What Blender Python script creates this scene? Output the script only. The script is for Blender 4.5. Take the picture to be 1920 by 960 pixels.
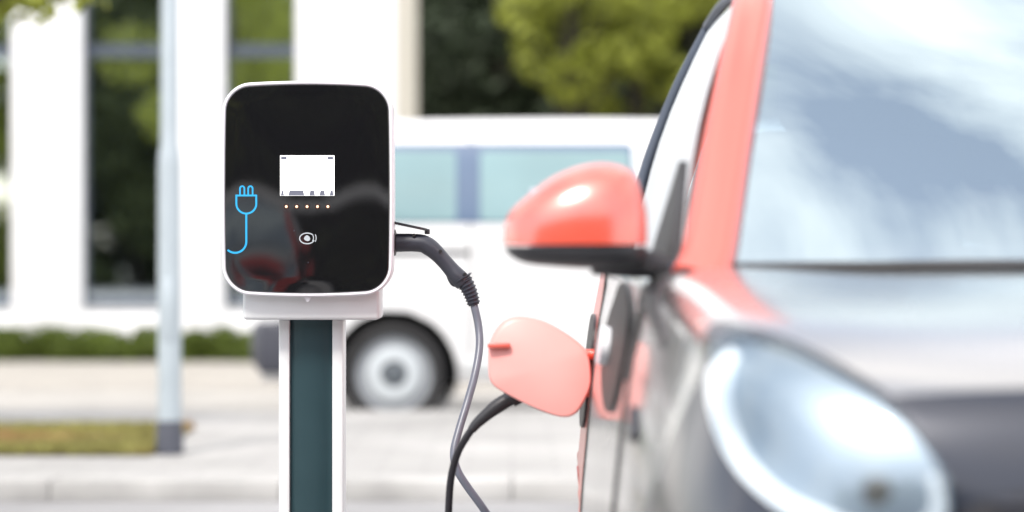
import bpy, bmesh, math, random
import numpy as np
from math import radians as R, sin, cos, pi
from mathutils import Vector, Matrix
from mathutils.bvhtree import BVHTree

random.seed(7)
rng = np.random.default_rng(11)
scene = bpy.context.scene
for o in list(bpy.data.objects):
    bpy.data.objects.remove(o)
col = scene.collection

# ------------------------------------------------------------------ camera, sky, sun, exposure
F = 85 / 36 * 1920            # focal length in photograph pixels
EYE = 1.06                    # camera height, horizon at mid picture
FOCUS = 5.44
cam_d = bpy.data.cameras.new('camera')
cam = bpy.data.objects.new('camera', cam_d)
col.objects.link(cam)
cam.location = (0, 0, EYE)
cam.rotation_euler = (R(90), 0, 0)
cam_d.lens = 85
cam_d.sensor_width = 36
cam_d.clip_start = 0.05
cam_d.clip_end = 3000
cam_d.dof.use_dof = True
cam_d.dof.focus_distance = FOCUS
cam_d.dof.aperture_fstop = 1.65
scene.camera = cam

SUN_EL, SUN_AZ = R(52), R(205)     # azimuth clockwise from +Y (the view direction)
world = bpy.data.worlds.new('World')
scene.world = world
world.use_nodes = True
wn, wl = world.node_tree.nodes, world.node_tree.links
wn.clear()
wo = wn.new('ShaderNodeOutputWorld')
bg = wn.new('ShaderNodeBackground')
bg.inputs['Strength'].default_value = 0.14
sky = wn.new('ShaderNodeTexSky')
sky.sky_type = 'NISHITA'
sky.sun_disc = False
sky.sun_elevation = SUN_EL
sky.sun_rotation = SUN_AZ
sky.air_density = 1.0
sky.dust_density = 1.5
tc = wn.new('ShaderNodeTexCoord')
mp = wn.new('ShaderNodeMapping')
mp.inputs['Scale'].default_value = (1, 1, 1.6)
nz = wn.new('ShaderNodeTexNoise')
nz.inputs['Scale'].default_value = 3.3
nz.inputs['Detail'].default_value = 5
nz.inputs['Roughness'].default_value = 0.5
cr = wn.new('ShaderNodeValToRGB')
cr.color_ramp.elements[0].position = 0.37
cr.color_ramp.elements[0].color = (0.22, 0.22, 0.22, 1)
cr.color_ramp.elements[1].position = 0.70
mx = wn.new('ShaderNodeMix')
mx.data_type = 'RGBA'
mx.inputs[7].default_value = (10.8, 10.2, 9.6, 1)
wl.new(tc.outputs['Generated'], mp.inputs['Vector'])
wl.new(mp.outputs[0], nz.inputs['Vector'])
wl.new(nz.outputs['Fac'], cr.inputs['Fac'])
wl.new(cr.outputs['Color'], mx.inputs[0])
wl.new(sky.outputs['Color'], mx.inputs[6])
wl.new(mx.outputs[2], bg.inputs['Color'])
wl.new(bg.outputs[0], wo.inputs[0])

sun_d = bpy.data.lights.new('sun', 'SUN')
sun_d.energy = 2.0
sun_d.angle = R(12)
sun_d.color = (1.0, 0.95, 0.88)
sun = bpy.data.objects.new('sun', sun_d)
col.objects.link(sun)
sv = Vector((sin(SUN_AZ) * cos(SUN_EL), cos(SUN_AZ) * cos(SUN_EL), sin(SUN_EL)))
sun.rotation_euler = sv.to_track_quat('Z', 'Y').to_euler()

vs = scene.view_settings
vs.view_transform = 'Standard'
vs.look = 'None'
vs.exposure = 0.85
vs.gamma = 1
vs.use_curve_mapping = False
scene.cycles.use_denoising = True
scene.cycles.max_bounces = 8
scene.cycles.transparent_max_bounces = 8


# ------------------------------------------------------------------ helpers
def P(px, py, d):
    """photograph pixel at depth d (metres along the view) -> world point"""
    return Vector(((px - 960) * d / F, d, EYE - (py - 480) * d / F))


def lin(h):
    h = h.lstrip('#')
    out = []
    for i in (0, 2, 4):
        c = int(h[i:i + 2], 16) / 255
        out.append(c / 12.92 if c <= 0.04045 else ((c + 0.055) / 1.055) ** 2.4)
    return tuple(out)


def mat(name, base, rough=0.5, metal=0.0, spec=0.5, coat=0.0, vary=0.08, nscale=6.0, bump=0.0, bscale=60.0,
        trans=0.0, emit=None, estr=0.0, rvary=0.0, island=0.0, alpha=1.0, ior=1.5, sub=None, coatr=0.12):
    m = bpy.data.materials.new(name)
    m.use_nodes = True
    nt = m.node_tree
    n, l = nt.nodes, nt.links
    b = n['Principled BSDF']
    b.inputs['Base Color'].default_value = (*base, 1)
    b.inputs['Roughness'].default_value = rough
    b.inputs['Metallic'].default_value = metal
    b.inputs['Specular IOR Level'].default_value = spec
    b.inputs['Coat Weight'].default_value = coat
    b.inputs['Coat Roughness'].default_value = coatr
    b.inputs['IOR'].default_value = ior
    b.inputs['Transmission Weight'].default_value = trans
    b.inputs['Alpha'].default_value = alpha
    tcn = n.new('ShaderNodeTexCoord')
    if vary > 0:
        no = n.new('ShaderNodeTexNoise')
        no.inputs['Scale'].default_value = nscale
        no.inputs['Detail'].default_value = 5
        l.new(tcn.outputs['Object'], no.inputs['Vector'])
        mr = n.new('ShaderNodeMapRange')
        mr.inputs[1].default_value = 0.3
        mr.inputs[2].default_value = 0.7
        mr.inputs[3].default_value = 1 - vary
        mr.inputs[4].default_value = 1 + vary
        l.new(no.outputs['Fac'], mr.inputs[0])
        mu = n.new('ShaderNodeMix')
        mu.data_type = 'RGBA'
        mu.blend_type = 'MULTIPLY'
        mu.inputs[0].default_value = 1
        mu.inputs[6].default_value = (*base, 1)
        l.new(mr.outputs[0], mu.inputs[7])
        last = mu.outputs[2]
        if island > 0:
            ge = n.new('ShaderNodeNewGeometry')
            m2 = n.new('ShaderNodeMapRange')
            m2.inputs[3].default_value = 1 - island
            m2.inputs[4].default_value = 1 + island
            l.new(ge.outputs['Random Per Island'], m2.inputs[0])
            mu2 = n.new('ShaderNodeMix')
            mu2.data_type = 'RGBA'
            mu2.blend_type = 'MULTIPLY'
            mu2.inputs[0].default_value = 1
            l.new(last, mu2.inputs[6])
            l.new(m2.outputs[0], mu2.inputs[7])
            last = mu2.outputs[2]
        l.new(last, b.inputs['Base Color'])
        if rvary > 0:
            m3 = n.new('ShaderNodeMapRange')
            m3.inputs[3].default_value = max(0, rough - rvary)
            m3.inputs[4].default_value = rough + rvary
            l.new(no.outputs['Fac'], m3.inputs[0])
            l.new(m3.outputs[0], b.inputs['Roughness'])
    if bump > 0:
        bn = n.new('ShaderNodeTexNoise')
        bn.inputs['Scale'].default_value = bscale
        bn.inputs['Detail'].default_value = 4
        l.new(tcn.outputs['Object'], bn.inputs['Vector'])
        bu = n.new('ShaderNodeBump')
        bu.inputs['Strength'].default_value = bump
        bu.inputs['Distance'].default_value = 0.01
        l.new(bn.outputs['Fac'], bu.inputs['Height'])
        l.new(bu.outputs[0], b.inputs['Normal'])
    if emit:
        b.inputs['Emission Color'].default_value = (*emit, 1)
        b.inputs['Emission Strength'].default_value = estr
    return m


def glass_mat(name, tint, refl, rough=0.0, tint2=(0.86, 0.96, 1.0, 1)):
    """coated glazing: part mirror, part tinted see-through"""
    m = bpy.data.materials.new(name)
    m.use_nodes = True
    n, l = m.node_tree.nodes, m.node_tree.links
    n.remove(n['Principled BSDF'])
    out = n['Material Output']
    gl = n.new('ShaderNodeBsdfGlossy')
    gl.inputs['Roughness'].default_value = rough
    gl.inputs['Color'].default_value = tint2
    tr = n.new('ShaderNodeBsdfTransparent')
    tr.inputs['Color'].default_value = (*tint, 1)
    lw = n.new('ShaderNodeFresnel')
    lw.inputs['IOR'].default_value = 1.5
    ad = n.new('ShaderNodeMath')
    ad.operation = 'ADD'
    ad.use_clamp = True
    ad.inputs[1].default_value = refl
    l.new(lw.outputs[0], ad.inputs[0])
    mi = n.new('ShaderNodeMixShader')
    l.new(ad.outputs[0], mi.inputs[0])
    l.new(tr.outputs[0], mi.inputs[1])
    l.new(gl.outputs[0], mi.inputs[2])
    l.new(mi.outputs[0], out.inputs[0])
    return m


def leaf_mat(name, base, tr=0.35, island=0.45):
    m = mat(name, base, rough=0.55, spec=0.3, vary=0.2, nscale=1.5, island=island)
    n, l = m.node_tree.nodes, m.node_tree.links
    b = n['Principled BSDF']
    t = n.new('ShaderNodeBsdfTranslucent')
    src = b.inputs['Base Color'].links[0].from_socket
    l.new(src, t.inputs['Color'])
    mi = n.new('ShaderNodeMixShader')
    mi.inputs[0].default_value = tr
    l.new(b.outputs[0], mi.inputs[1])
    l.new(t.outputs[0], mi.inputs[2])
    l.new(mi.outputs[0], n['Material Output'].inputs[0])
    return m


def add(name, verts, faces, m, parent=None, smooth=True, ang=40):
    me = bpy.data.meshes.new(name)
    me.from_pydata([tuple(v) for v in verts], [], [tuple(f) for f in faces])
    me.validate()
    bm = bmesh.new()
    bm.from_mesh(me)
    bmesh.ops.recalc_face_normals(bm, faces=bm.faces)
    bm.to_mesh(me)
    bm.free()
    if smooth:
        me.shade_smooth()
        me.set_sharp_from_angle(angle=R(ang))
    me.materials.append(m)
    o = bpy.data.objects.new(name, me)
    col.objects.link(o)
    if parent:
        o.parent = parent
    return o


def tag(o, label=None, cat=None, group=None, kind=None):
    if label: o['label'] = label
    if cat: o['category'] = cat
    if group: o['group'] = group
    if kind: o['kind'] = kind
    return o


def thing(name, label, cat, loc=(0, 0, 0), group=None):
    o = bpy.data.objects.new(name, None)
    col.objects.link(o)
    o.location = loc
    o.empty_display_size = 0.1
    return tag(o, label, cat, group)


class MB:
    """collects pieces of one mesh"""
    def __init__(s):
        s.v, s.f = [], []

    def put(s, vf):
        k = len(s.v)
        s.v += [Vector(p) for p in vf[0]]
        s.f += [tuple(i + k for i in q) for q in vf[1]]
        return s

    def box(s, a, b, bev=0.0, seg=2):
        return s.put(boxvf(a, b, bev, seg))

    def build(s, name, m, parent=None, smooth=True, ang=40):
        return add(name, s.v, s.f, m, parent, smooth, ang)


def boxvf(a, b, bev=0.0, seg=2):
    bm = bmesh.new()
    x0, y0, z0 = [min(a[i], b[i]) for i in range(3)]
    x1, y1, z1 = [max(a[i], b[i]) for i in range(3)]
    vs_ = [bm.verts.new((x, y, z)) for x in (x0, x1) for y in (y0, y1) for z in (z0, z1)]
    for q in ((0, 1, 3, 2), (4, 6, 7, 5), (0, 4, 5, 1), (2, 3, 7, 6), (0, 2, 6, 4), (1, 5, 7, 3)):
        bm.faces.new([vs_[i] for i in q])
    if bev > 0:
        bmesh.ops.bevel(bm, geom=bm.edges[:], offset=bev, segments=seg, profile=0.5, affect='EDGES')
    bm.verts.index_update()
    r = ([v.co.copy() for v in bm.verts], [tuple(v.index for v in f.verts) for f in bm.faces])
    bm.free()
    return r


def crom(pts, n, closed=False):
    """Catmull-Rom samples; works for tuples of any length"""
    p = np.array([list(q) for q in pts], float)
    k = len(p)
    out = []
    segs = k if closed else k - 1
    for i in range(segs):
        if closed:
            a, b, c, d = p[(i - 1) % k], p[i], p[(i + 1) % k], p[(i + 2) % k]
        else:
            b, c = p[i], p[i + 1]
            a = p[i - 1] if i else 2 * b - c
            d = p[i + 2] if i + 2 < k else 2 * c - b
        for j in range(n):
            t = j / n
            out.append(0.5 * ((2 * b) + (c - a) * t + (2 * a - 5 * b + 4 * c - d) * t * t + (-a + 3 * b - 3 * c + d) * t ** 3))
    if not closed:
        out.append(p[-1])
    return np.array(out)


def tubevf(path, rad, n=12, caps=True, flat=1.0):
    """path: points; rad: number or list; parallel transport frames"""
    path = [Vector(p) for p in path]
    k = len(path)
    rads = rad if hasattr(rad, '__len__') else [rad] * k
    t0 = (path[1] - path[0]).normalized()
    up = Vector((0, 0, 1)) if abs(t0.z) < 0.9 else Vector((0, 1, 0))
    nrm = t0.cross(up).normalized()
    v, f = [], []
    for i in range(k):
        t = (path[min(i + 1, k - 1)] - path[max(i - 1, 0)]).normalized()
        nrm = (nrm - t * nrm.dot(t)).normalized()
        bn = t.cross(nrm)
        for j in range(n):
            a = 2 * pi * j / n
            v.append(path[i] + (nrm * cos(a) + bn * sin(a) * flat) * rads[i])
    for i in range(k - 1):
        for j in range(n):
            f.append((i * n + j, i * n + (j + 1) % n, (i + 1) * n + (j + 1) % n, (i + 1) * n + j))
    if caps:
        f.append(tuple(range(n))[::-1])
        f.append(tuple((k - 1) * n + j for j in range(n)))
    return v, f


def ringsvf(rings, caps=(True, True)):
    n = len(rings[0])
    v = [Vector(p) for r in rings for p in r]
    f = []
    for i in range(len(rings) - 1):
        for j in range(n):
            f.append((i * n + j, i * n + (j + 1) % n, (i + 1) * n + (j + 1) % n, (i + 1) * n + j))
    if caps[0]:
        f.append(tuple(range(n))[::-1])
    if caps[1]:
        f.append(tuple((len(rings) - 1) * n + j for j in range(n)))
    return v, f


def lathe(profile, centre, axis='y', n=40, caps=(True, True)):
    """profile: (radius, along-axis) pairs, closed ends when radius 0"""
    c = Vector(centre)
    rings = []
    for r, h in profile:
        r = max(r, 1e-4)
        ring = []
        for j in range(n):
            a = 2 * pi * j / n
            if axis == 'y':
                ring.append(c + Vector((r * cos(a), h, r * sin(a))))
            elif axis == 'x':
                ring.append(c + Vector((h, r * cos(a), r * sin(a))))
            else:
                ring.append(c + Vector((r * cos(a), r * sin(a), h)))
        rings.append(ring)
    return ringsvf(rings, caps)


def copy_tree(o, parent=None):
    c = o.copy()
    col.objects.link(c)
    c.parent = parent
    for ch in list(o.children):
        copy_tree(ch, c)
    return c


# ------------------------------------------------------------------ shared materials
M = {}
M['white_shell'] = mat('white_plastic', (0.74, 0.74, 0.78), rough=0.32, vary=0.015, nscale=9, rvary=0.05)
M['grey_white'] = mat('powder_coated_white', (0.66, 0.68, 0.69), rough=0.42, vary=0.03, nscale=12, bump=0.04, bscale=300)
M['gloss_black'] = mat('gloss_black_glass', (0.0075, 0.0078, 0.009), rough=0.025, vary=0.05, spec=0.85)
M['black_plastic'] = mat('black_plastic', (0.022, 0.022, 0.026), rough=0.42, vary=0.12, nscale=20, bump=0.05, bscale=250)
M['handle_plastic'] = mat('charcoal_plastic', (0.030, 0.033, 0.046), rough=0.38, vary=0.12, nscale=25, bump=0.06, bscale=400)
M['cable_grey'] = mat('grey_cable_sheath', (0.12, 0.13, 0.165), rough=0.33, vary=0.08, nscale=30)  # same cable as the black run, its sheen put into a lighter colour
M['cable_black'] = mat('black_cable_sheath', (0.016, 0.015, 0.02), rough=0.4, vary=0.08, nscale=30)
M['post_blue'] = mat('blue_green_steel', (0.018, 0.047, 0.057), rough=0.36, metal=0.15, vary=0.06, nscale=8, rvary=0.08)
M['cyan'] = mat('cyan_print', (0.02, 0.33, 0.66), rough=0.4, vary=0.03, emit=(0.03, 0.42, 0.85), estr=0.12)
M['pale_print'] = mat('pale_grey_print', (0.42, 0.47, 0.5), rough=0.5, vary=0.05)
M['screen'] = mat('lit_screen', (0.8, 0.8, 0.8), rough=0.3, vary=0.0, emit=(1, 1, 0.97), estr=1.1)
M['screen_grey'] = mat('lit_screen_grey', (0.10, 0.105, 0.14), rough=0.3, vary=0.0, emit=(0.42, 0.45, 0.55), estr=0.12)
M['led'] = mat('lit_indicator', (0.6, 0.4, 0.3), rough=0.3, vary=0.0, emit=(1.0, 0.62, 0.38), estr=0.8)
M['led_ring'] = mat('dark_brown_ring', (0.03, 0.009, 0.006), rough=0.3, vary=0.1)
M['silver'] = mat('silver_metallic_paint', (0.40, 0.405, 0.41), rough=0.27, metal=0.82, coat=1.0, vary=0.03, nscale=3, rvary=0.03)
M['graphite'] = mat('blue_graphite_paint', (0.014, 0.019, 0.034), rough=0.36, metal=0.3, coat=0.7, vary=0.04, nscale=4)
M['orange'] = mat('orange_red_paint', (0.66, 0.065, 0.03), rough=0.36, coat=1.0, vary=0.03, nscale=4, coatr=0.22)
M['orange'].node_tree.nodes['Principled BSDF'].inputs['Coat IOR'].default_value = 2.1
M['coral'] = mat('coral_plastic', (0.74, 0.31, 0.285), rough=0.38, vary=0.04, nscale=6)
M['tyre'] = mat('tyre_rubber', (0.022, 0.022, 0.024), rough=0.75, vary=0.2, nscale=30, bump=0.2, bscale=120)
M['alloy'] = mat('painted_steel_rim', (0.45, 0.46, 0.48), rough=0.38, metal=0.5, vary=0.06, nscale=10)
M['liner'] = mat('dark_liner', (0.014, 0.014, 0.015), rough=0.8, vary=0.2)
M['lamp_clear'] = glass_mat('clear_lamp_cover', (0.93, 0.96, 0.98), 0.03, 0.0)
M['chrome'] = mat('reflector_silver', (0.38, 0.44, 0.50), rough=0.5, metal=0.75, vary=0.03)
M['windscreen'] = glass_mat('coated_windscreen', (0.50, 0.62, 0.68), 0.48, 0.0, (0.76, 0.92, 1.0, 1))
M['side_glass'] = glass_mat('tinted_side_glass', (0.35, 0.42, 0.45), 0.22, 0.0)
M['interior'] = mat('dark_interior', (0.035, 0.038, 0.046), rough=0.65, vary=0.2, nscale=15)
M['seat'] = mat('grey_seat_fabric', (0.09, 0.095, 0.105), rough=0.85, vary=0.25, nscale=40)
M['white_lamp'] = mat('running_light_guide', (0.70, 0.73, 0.76), rough=0.3, vary=0.0, emit=(0.95, 0.98, 1.0), estr=0.22)
M['amber'] = mat('amber_lens', (0.6, 0.2, 0.02), rough=0.2, vary=0.05)
M['red_lens'] = mat('red_lens', (0.5, 0.02, 0.02), rough=0.15, vary=0.05, coat=1.0)
M['bark'] = mat('bark', (0.05, 0.043, 0.032), rough=0.9, vary=0.4, nscale=14, bump=0.6, bscale=30)

# ------------------------------------------------------------------ ground
def sheet(name, x0, x1, y0, y1, z, m, nx=1, ny=1):
    v = [(x0 + (x1 - x0) * i / nx, y0 + (y1 - y0) * j / ny, z) for j in range(ny + 1) for i in range(nx + 1)]
    f = [(j * (nx + 1) + i, j * (nx + 1) + i + 1, (j + 1) * (nx + 1) + i + 1, (j + 1) * (nx + 1) + i) for j in range(ny) for i in range(nx)]
    return add(name, v, f, m, smooth=False)


def brick_mat(name, c1, c2, mortar, bw, bh, rough=0.8, ms=0.01):
    m = mat(name, c1, rough=rough, vary=0.0)
    n, l = m.node_tree.nodes, m.node_tree.links
    b = n['Principled BSDF']
    t = n.new('ShaderNodeTexCoord')
    br = n.new('ShaderNodeTexBrick')
    br.inputs['Scale'].default_value = 1
    br.inputs['Brick Width'].default_value = bw
    br.inputs['Row Height'].default_value = bh
    br.inputs['Mortar Size'].default_value = ms
    br.inputs['Color1'].default_value = (*c1, 1)
    br.inputs['Color2'].default_value = (*c2, 1)
    br.inputs['Mortar'].default_value = (*mortar, 1)
    l.new(t.outputs['Object'], br.inputs['Vector'])
    no = n.new('ShaderNodeTexNoise')
    no.inputs['Scale'].default_value = 1.3
    no.inputs['Detail'].default_value = 8
    l.new(t.outputs['Object'], no.inputs['Vector'])
    mr = n.new('ShaderNodeMapRange')
    mr.inputs[1].default_value = 0.3
    mr.inputs[2].default_value = 0.7
    mr.inputs[3].default_value = 0.82
    mr.inputs[4].default_value = 1.12
    l.new(no.outputs['Fac'], mr.inputs[0])
    mu = n.new('ShaderNodeMix')
    mu.data_type = 'RGBA'
    mu.blend_type = 'MULTIPLY'
    mu.inputs[0].default_value = 1
    l.new(br.outputs['Color'], mu.inputs[6])
    l.new(mr.outputs[0], mu.inputs[7])
    l.new(mu.outputs[2], b.inputs['Base Color'])
    return m


ground = sheet('ground', -600, 600, -600, 1200, -0.012, mat('bare_ground', (0.22, 0.21, 0.19), rough=0.95, vary=0.2, nscale=0.4), 4, 4)
tag(ground, kind='structure')
M['asphalt'] = mat('light_worn_asphalt', (0.26, 0.26, 0.265), rough=0.9, vary=0.2, nscale=1.2, bump=0.3, bscale=90)
road = sheet('road', -40, 40, -30, 10.45, 0.0, M['asphalt'])
tag(road, kind='structure')
farlane = sheet('access_road', -40, 40, 14.5, 19.0, 0.0, mat('pale_asphalt', (0.36, 0.345, 0.32), rough=0.9, vary=0.15, nscale=1.5))
tag(farlane, kind='structure')
pave = sheet('pavement', -40, 40, 19.0, 60.0, 0.003,
             brick_mat('concrete_paving', (0.37, 0.345, 0.305), (0.345, 0.32, 0.285), (0.25, 0.24, 0.225), 0.6, 0.4, ms=0.012))
tag(pave, kind='structure')
def slope(name, x0, x1, y0, y1, dz, m):
    return add(name, [(x0, y0, KZ(y0) + dz), (x1, y0, KZ(y0) + dz), (x1, y1, KZ(y1) + dz), (x0, y1, KZ(y1) + dz)], [(0, 1, 2, 3)], m, smooth=False)


# raised island between the two roads, kerb stones along its near and far edge
def KZ(y):
    return 0.085 + 0.045 * (y - 10.3) / 4.2     # the island rises gently away from the viewer
KB = KZ(11.75)
kerb = MB()
for k in range(-22, 23):
    x = k * 1.0
    kerb.box((x + 0.0015, 10.45, -0.01), (x + 0.9985, 10.72, KZ(10.6)), 0.009)
    kerb.box((x + 0.0015, 14.42, -0.01), (x + 0.9985, 14.60, KZ(14.5)), 0.012)
kb = kerb.build('kerb', mat('kerb_concrete', (0.37, 0.365, 0.355), rough=0.85, vary=0.2, nscale=3, bump=0.2, bscale=80))
tag(kb, kind='structure')
isl = slope('island', -22, 22, 10.72, 14.42, -0.004,
            brick_mat('island_pavers', (0.37, 0.365, 0.355), (0.35, 0.345, 0.338), (0.29, 0.285, 0.28), 0.4, 0.2, ms=0.008))
tag(isl, kind='structure')
soil = slope('grass_bed', -12, -1.735, 11.62, 13.30, 0.004, mat('dry_soil', (0.16, 0.12, 0.075), rough=0.95, vary=0.4, nscale=4))
tag(soil, kind='structure')

# dry grass: blades, uncountable
def grass(name, x0, x1, y0, y1, z, n, h, m):
    v, f = [], []
    for i in range(n):
        x, y = rng.uniform(x0, x1), rng.uniform(y0, y1)
        if math.sin(x * 2.1) * math.sin(y * 3.3 + x) > rng.uniform(0.1, 1.1):
            continue
        z = KZ(y) + 0.003
        a = rng.uniform(0, 2 * pi)
        hh = h * rng.uniform(0.4, 1.1)
        w = 0.006
        lx, ly = rng.normal(0, 0.35 * hh), rng.normal(0, 0.35 * hh)
        k = len(v)
        v += [(x - w * cos(a), y - w * sin(a), z), (x + w * cos(a), y + w * sin(a), z),
              (x + lx * .4 + w * .6 * cos(a), y + ly * .4 + w * .6 * sin(a), z + hh * .6),
              (x + lx * .4 - w * .6 * cos(a), y + ly * .4 - w * .6 * sin(a), z + hh * .6), (x + lx, y + ly, z + hh)]
        f += [(k, k + 1, k + 2, k + 3), (k + 3, k + 2, k + 4)]
    me = bpy.data.meshes.new(name)
    me.from_pydata(v, [], f)
    me.materials.append(m)
    o = bpy.data.objects.new(name, me)
    col.objects.link(o)
    return o


gm = leaf_mat('dry_grass', (0.37, 0.29, 0.14), tr=0.3, island=0.5)
# patches that went brown
n_, l_ = gm.node_tree.nodes, gm.node_tree.links
gb = n_['Principled BSDF']
src = gb.inputs['Base Color'].links[0].from_socket
gt = n_.new('ShaderNodeTexCoord')
gn = n_.new('ShaderNodeTexNoise')
gn.inputs['Scale'].default_value = 0.9
l_.new(gt.outputs['Object'], gn.inputs['Vector'])
gr = n_.new('ShaderNodeValToRGB')
gr.color_ramp.elements[0].position = 0.45
gr.color_ramp.elements[1].position = 0.62
gr.color_ramp.elements[0].color = (0.72, 0.92, 0.55, 1)
gr.color_ramp.elements[1].color = (1.15, 0.80, 0.75, 1)
l_.new(gn.outputs['Fac'], gr.inputs['Fac'])
gx = n_.new('ShaderNodeMix')
gx.data_type = 'RGBA'
gx.blend_type = 'MULTIPLY'
gx.inputs[0].default_value = 1
l_.new(src, gx.inputs[6])
l_.new(gr.outputs[0], gx.inputs[7])
l_.new(gx.outputs[2], gb.inputs['Base Color'])
g = grass('grass', -5.2, -1.745, 11.64, 13.28, KB, 34000, 0.05, gm)
tag(g, 'dry yellow green grass strip on the raised island left of the lamp post', 'grass', kind='stuff')

# ------------------------------------------------------------------ foliage
def leaves_mesh(name, centres, radii, per, size, m, parent=None, squash=0.8):
    """leaf-sized quads through clumps"""
    allv, allf = [], []
    k = 0
    for c, r in zip(centres, radii):
        n = int(per * (r ** 2))
        d = rng.normal(size=(n, 3))
        d /= np.linalg.norm(d, axis=1)[:, None]
        rad = r * np.cbrt(rng.uniform(0.15, 1, n))
        p = np.array(c) + d * rad[:, None] * np.array([1, 1, squash])
        nr = d * 0.7 + rng.normal(size=(n, 3)) * 0.55 + np.array([0, 0, 0.5])
        nr /= np.linalg.norm(nr, axis=1)[:, None]
        t = np.cross(nr, rng.normal(size=(n, 3)))
        t /= np.linalg.norm(t, axis=1)[:, None]
        b = np.cross(nr, t)
        s = size * rng.uniform(0.6, 1.3, n)[:, None]
        q = np.stack([p - t * s, p - b * s * .45 + nr * s * .12, p + t * s, p + b * s * .45 + nr * s * .12], axis=1).reshape(-1, 3)
        allv.append(q)
        idx = np.arange(n * 4).reshape(-1, 4) + k
        allf.append(idx)
        k += n * 4
    v = np.concatenate(allv)
    f = np.concatenate(allf)
    me = bpy.data.meshes.new(name)
    me.from_pydata(v.tolist(), [], f.tolist())
    me.materials.append(m)
    o = bpy.data.objects.new(name, me)
    col.objects.link(o)
    if parent:
        o.parent = parent
    return o


def tree(loc, h, crown_r, crown_z, m, label, name='tree', n=26, per=260, leaf=0.14, trunk_r=0.16, group=None, extra=(), low=0.0):
    t = thing(name, label, 'tree' if 'tree' in name else 'bush', loc, group)
    cs, rs = [], []
    for i in range(n):
        a = rng.uniform(0, 2 * pi)
        u = rng.uniform(-1, 1)
        s = math.sqrt(max(0, 1 - u * u)) * crown_r * rng.uniform(0.55, 1.0)
        z = crown_z + u * (h - crown_z) * 0.85
        cs.append((s * cos(a), s * sin(a), max(z, 0.35 + low)))
        rs.append(crown_r * rng.uniform(0.26, 0.45))
    for c, r in extra:
        cs.append(c)
        rs.append(r)
    tb = MB()
    top = crown_z + (h - crown_z) * 0.6
    tp = crom([(0, 0, -0.05), (0.05, 0.03, top * .35), (-0.04, 0.05, top * .7), (0, 0, top)], 5)
    tb.put(tubevf(tp, list(np.linspace(trunk_r, trunk_r * .25, len(tp))), 10))
    for c in cs:
        z0 = min(max(c[2] * 0.55, top * .15), top * .8)
        st = Vector((0, 0.02, z0))
        e = Vector(c)
        mid = (st + e) / 2 + Vector((0, 0, 0.12 * (e - st).length))
        pa = crom([st, mid, e], 4)
        tb.put(tubevf(pa, list(np.linspace(trunk_r * .38, trunk_r * .06, len(pa))), 6))
    tb.build('trunk', M['bark'], t)
    leaves_mesh('crown', cs, rs, per, leaf, m, t)
    return t


LG = leaf_mat('foliage_yellow_green', (0.27, 0.30, 0.05), tr=0.4)
LM = leaf_mat('foliage_mid_green', (0.10, 0.12, 0.045), tr=0.4)
LD = leaf_mat('foliage_dark_green', (0.032, 0.045, 0.024), tr=0.25)

# beyond the van: a belt of dark trees with lit bushes before them
bt = [(-2.6, 45, 9.5, 3.0, LD, 'dark tree at the left end of the row, half behind the cream end wall'),
      (0.2, 43, 9.0, 3.0, LD, 'dark tree beside the cream end wall of the white building'),
      (2.6, 44, 9.5, 3.1, LD, 'tall dark tree above the white van roof, behind the yellow green trees'),
      (5.2, 43, 9.0, 3.0, LD, 'dark tree behind the upper part of the parked orange and silver car'),
      (8.4, 45, 9.0, 3.2, LD, 'dark tree at the right end of the row, behind the car windscreen')]
for i, (x, y, h, r, m, lb) in enumerate(bt):
    tree((x, y, 0), h, r, h * .36, m, lb, n=60, per=230, leaf=0.20, trunk_r=0.2, group='dark trees beyond the van')
for i in range(9):
    x = -1.6 + 1.35 * i
    lb = ['dark green bush %s' % w for w in ('just right of the cream end wall', 'over the left end of the van roof', 'second from the wall over the van roof', 'over the middle of the van roof',
          'under the lowest yellow green crown', 'over the right half of the van roof', 'beside the car roof edge', 'hidden behind the car pillar', 'behind the car windscreen')][i]
    tree((x, 46.5 + rng.uniform(-.5, .5), 0), 5.6, 1.5, 2.6, LD, lb, name='bush', n=26, per=300, leaf=0.17, trunk_r=0.08, group='dark bushes behind the trees')
hb = [((0.95, 37.2, 0), 6.2, 1.15, 4.7, 'sunlit yellow green tree at the left of its row, over the van roof'),
      ((1.95, 37.8, 0), 5.6, 0.85, 3.6, 'slim yellow green tree over the van roof, its crown hanging lowest'),
      ((3.3, 38.5, 0), 6.6, 1.35, 4.5, 'broad yellow green tree next to the car roof edge')]
for loc, h, r, cz, lb in hb:
    tree(loc, h, r, cz, LG, lb, n=22, per=520, leaf=0.13, trunk_r=0.09, group='yellow green trees over the van')

# trees standing across the street behind the viewer, seen mirrored in the building windows and the charger front
for i, (x, y, h, r, m, lb) in enumerate([
        (-22.5, -25, 10.5, 3.6, LM, 'leafy street tree across the street, farthest left'),
        (-4.6, -29, 11.5, 3.6, LD, 'dark tall tree in a second row behind the viewpoint'),
        (-10.0, -30, 11.5, 3.6, LD, 'dark tall tree in a second row, mirrored between two windows'),
        (-17.5, -24, 10.5, 3.4, LG, 'green street tree mirrored in the far left window'),
        (-12.2, -26, 11.0, 3.5, LM, 'leafy street tree mirrored in the window beside the lamp post'),
        (-7.2, -25, 10.0, 3.3, LG, 'green street tree mirrored in the window over the charger'),
        (-2.0, -26, 10.5, 3.4, LM, 'leafy street tree across the street, behind the viewpoint'),
        (3.5, -25, 10.0, 3.4, LM, 'green street tree across the street, right of the viewpoint'),
        (9.0, -26, 10.5, 3.5, LD, 'dark street tree across the street, farthest right')]):
    tree((x, y, 0), h, r, h * .42, m, lb, n=75, per=230, leaf=0.21, trunk_r=0.22, group='street trees behind the viewpoint')

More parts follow.
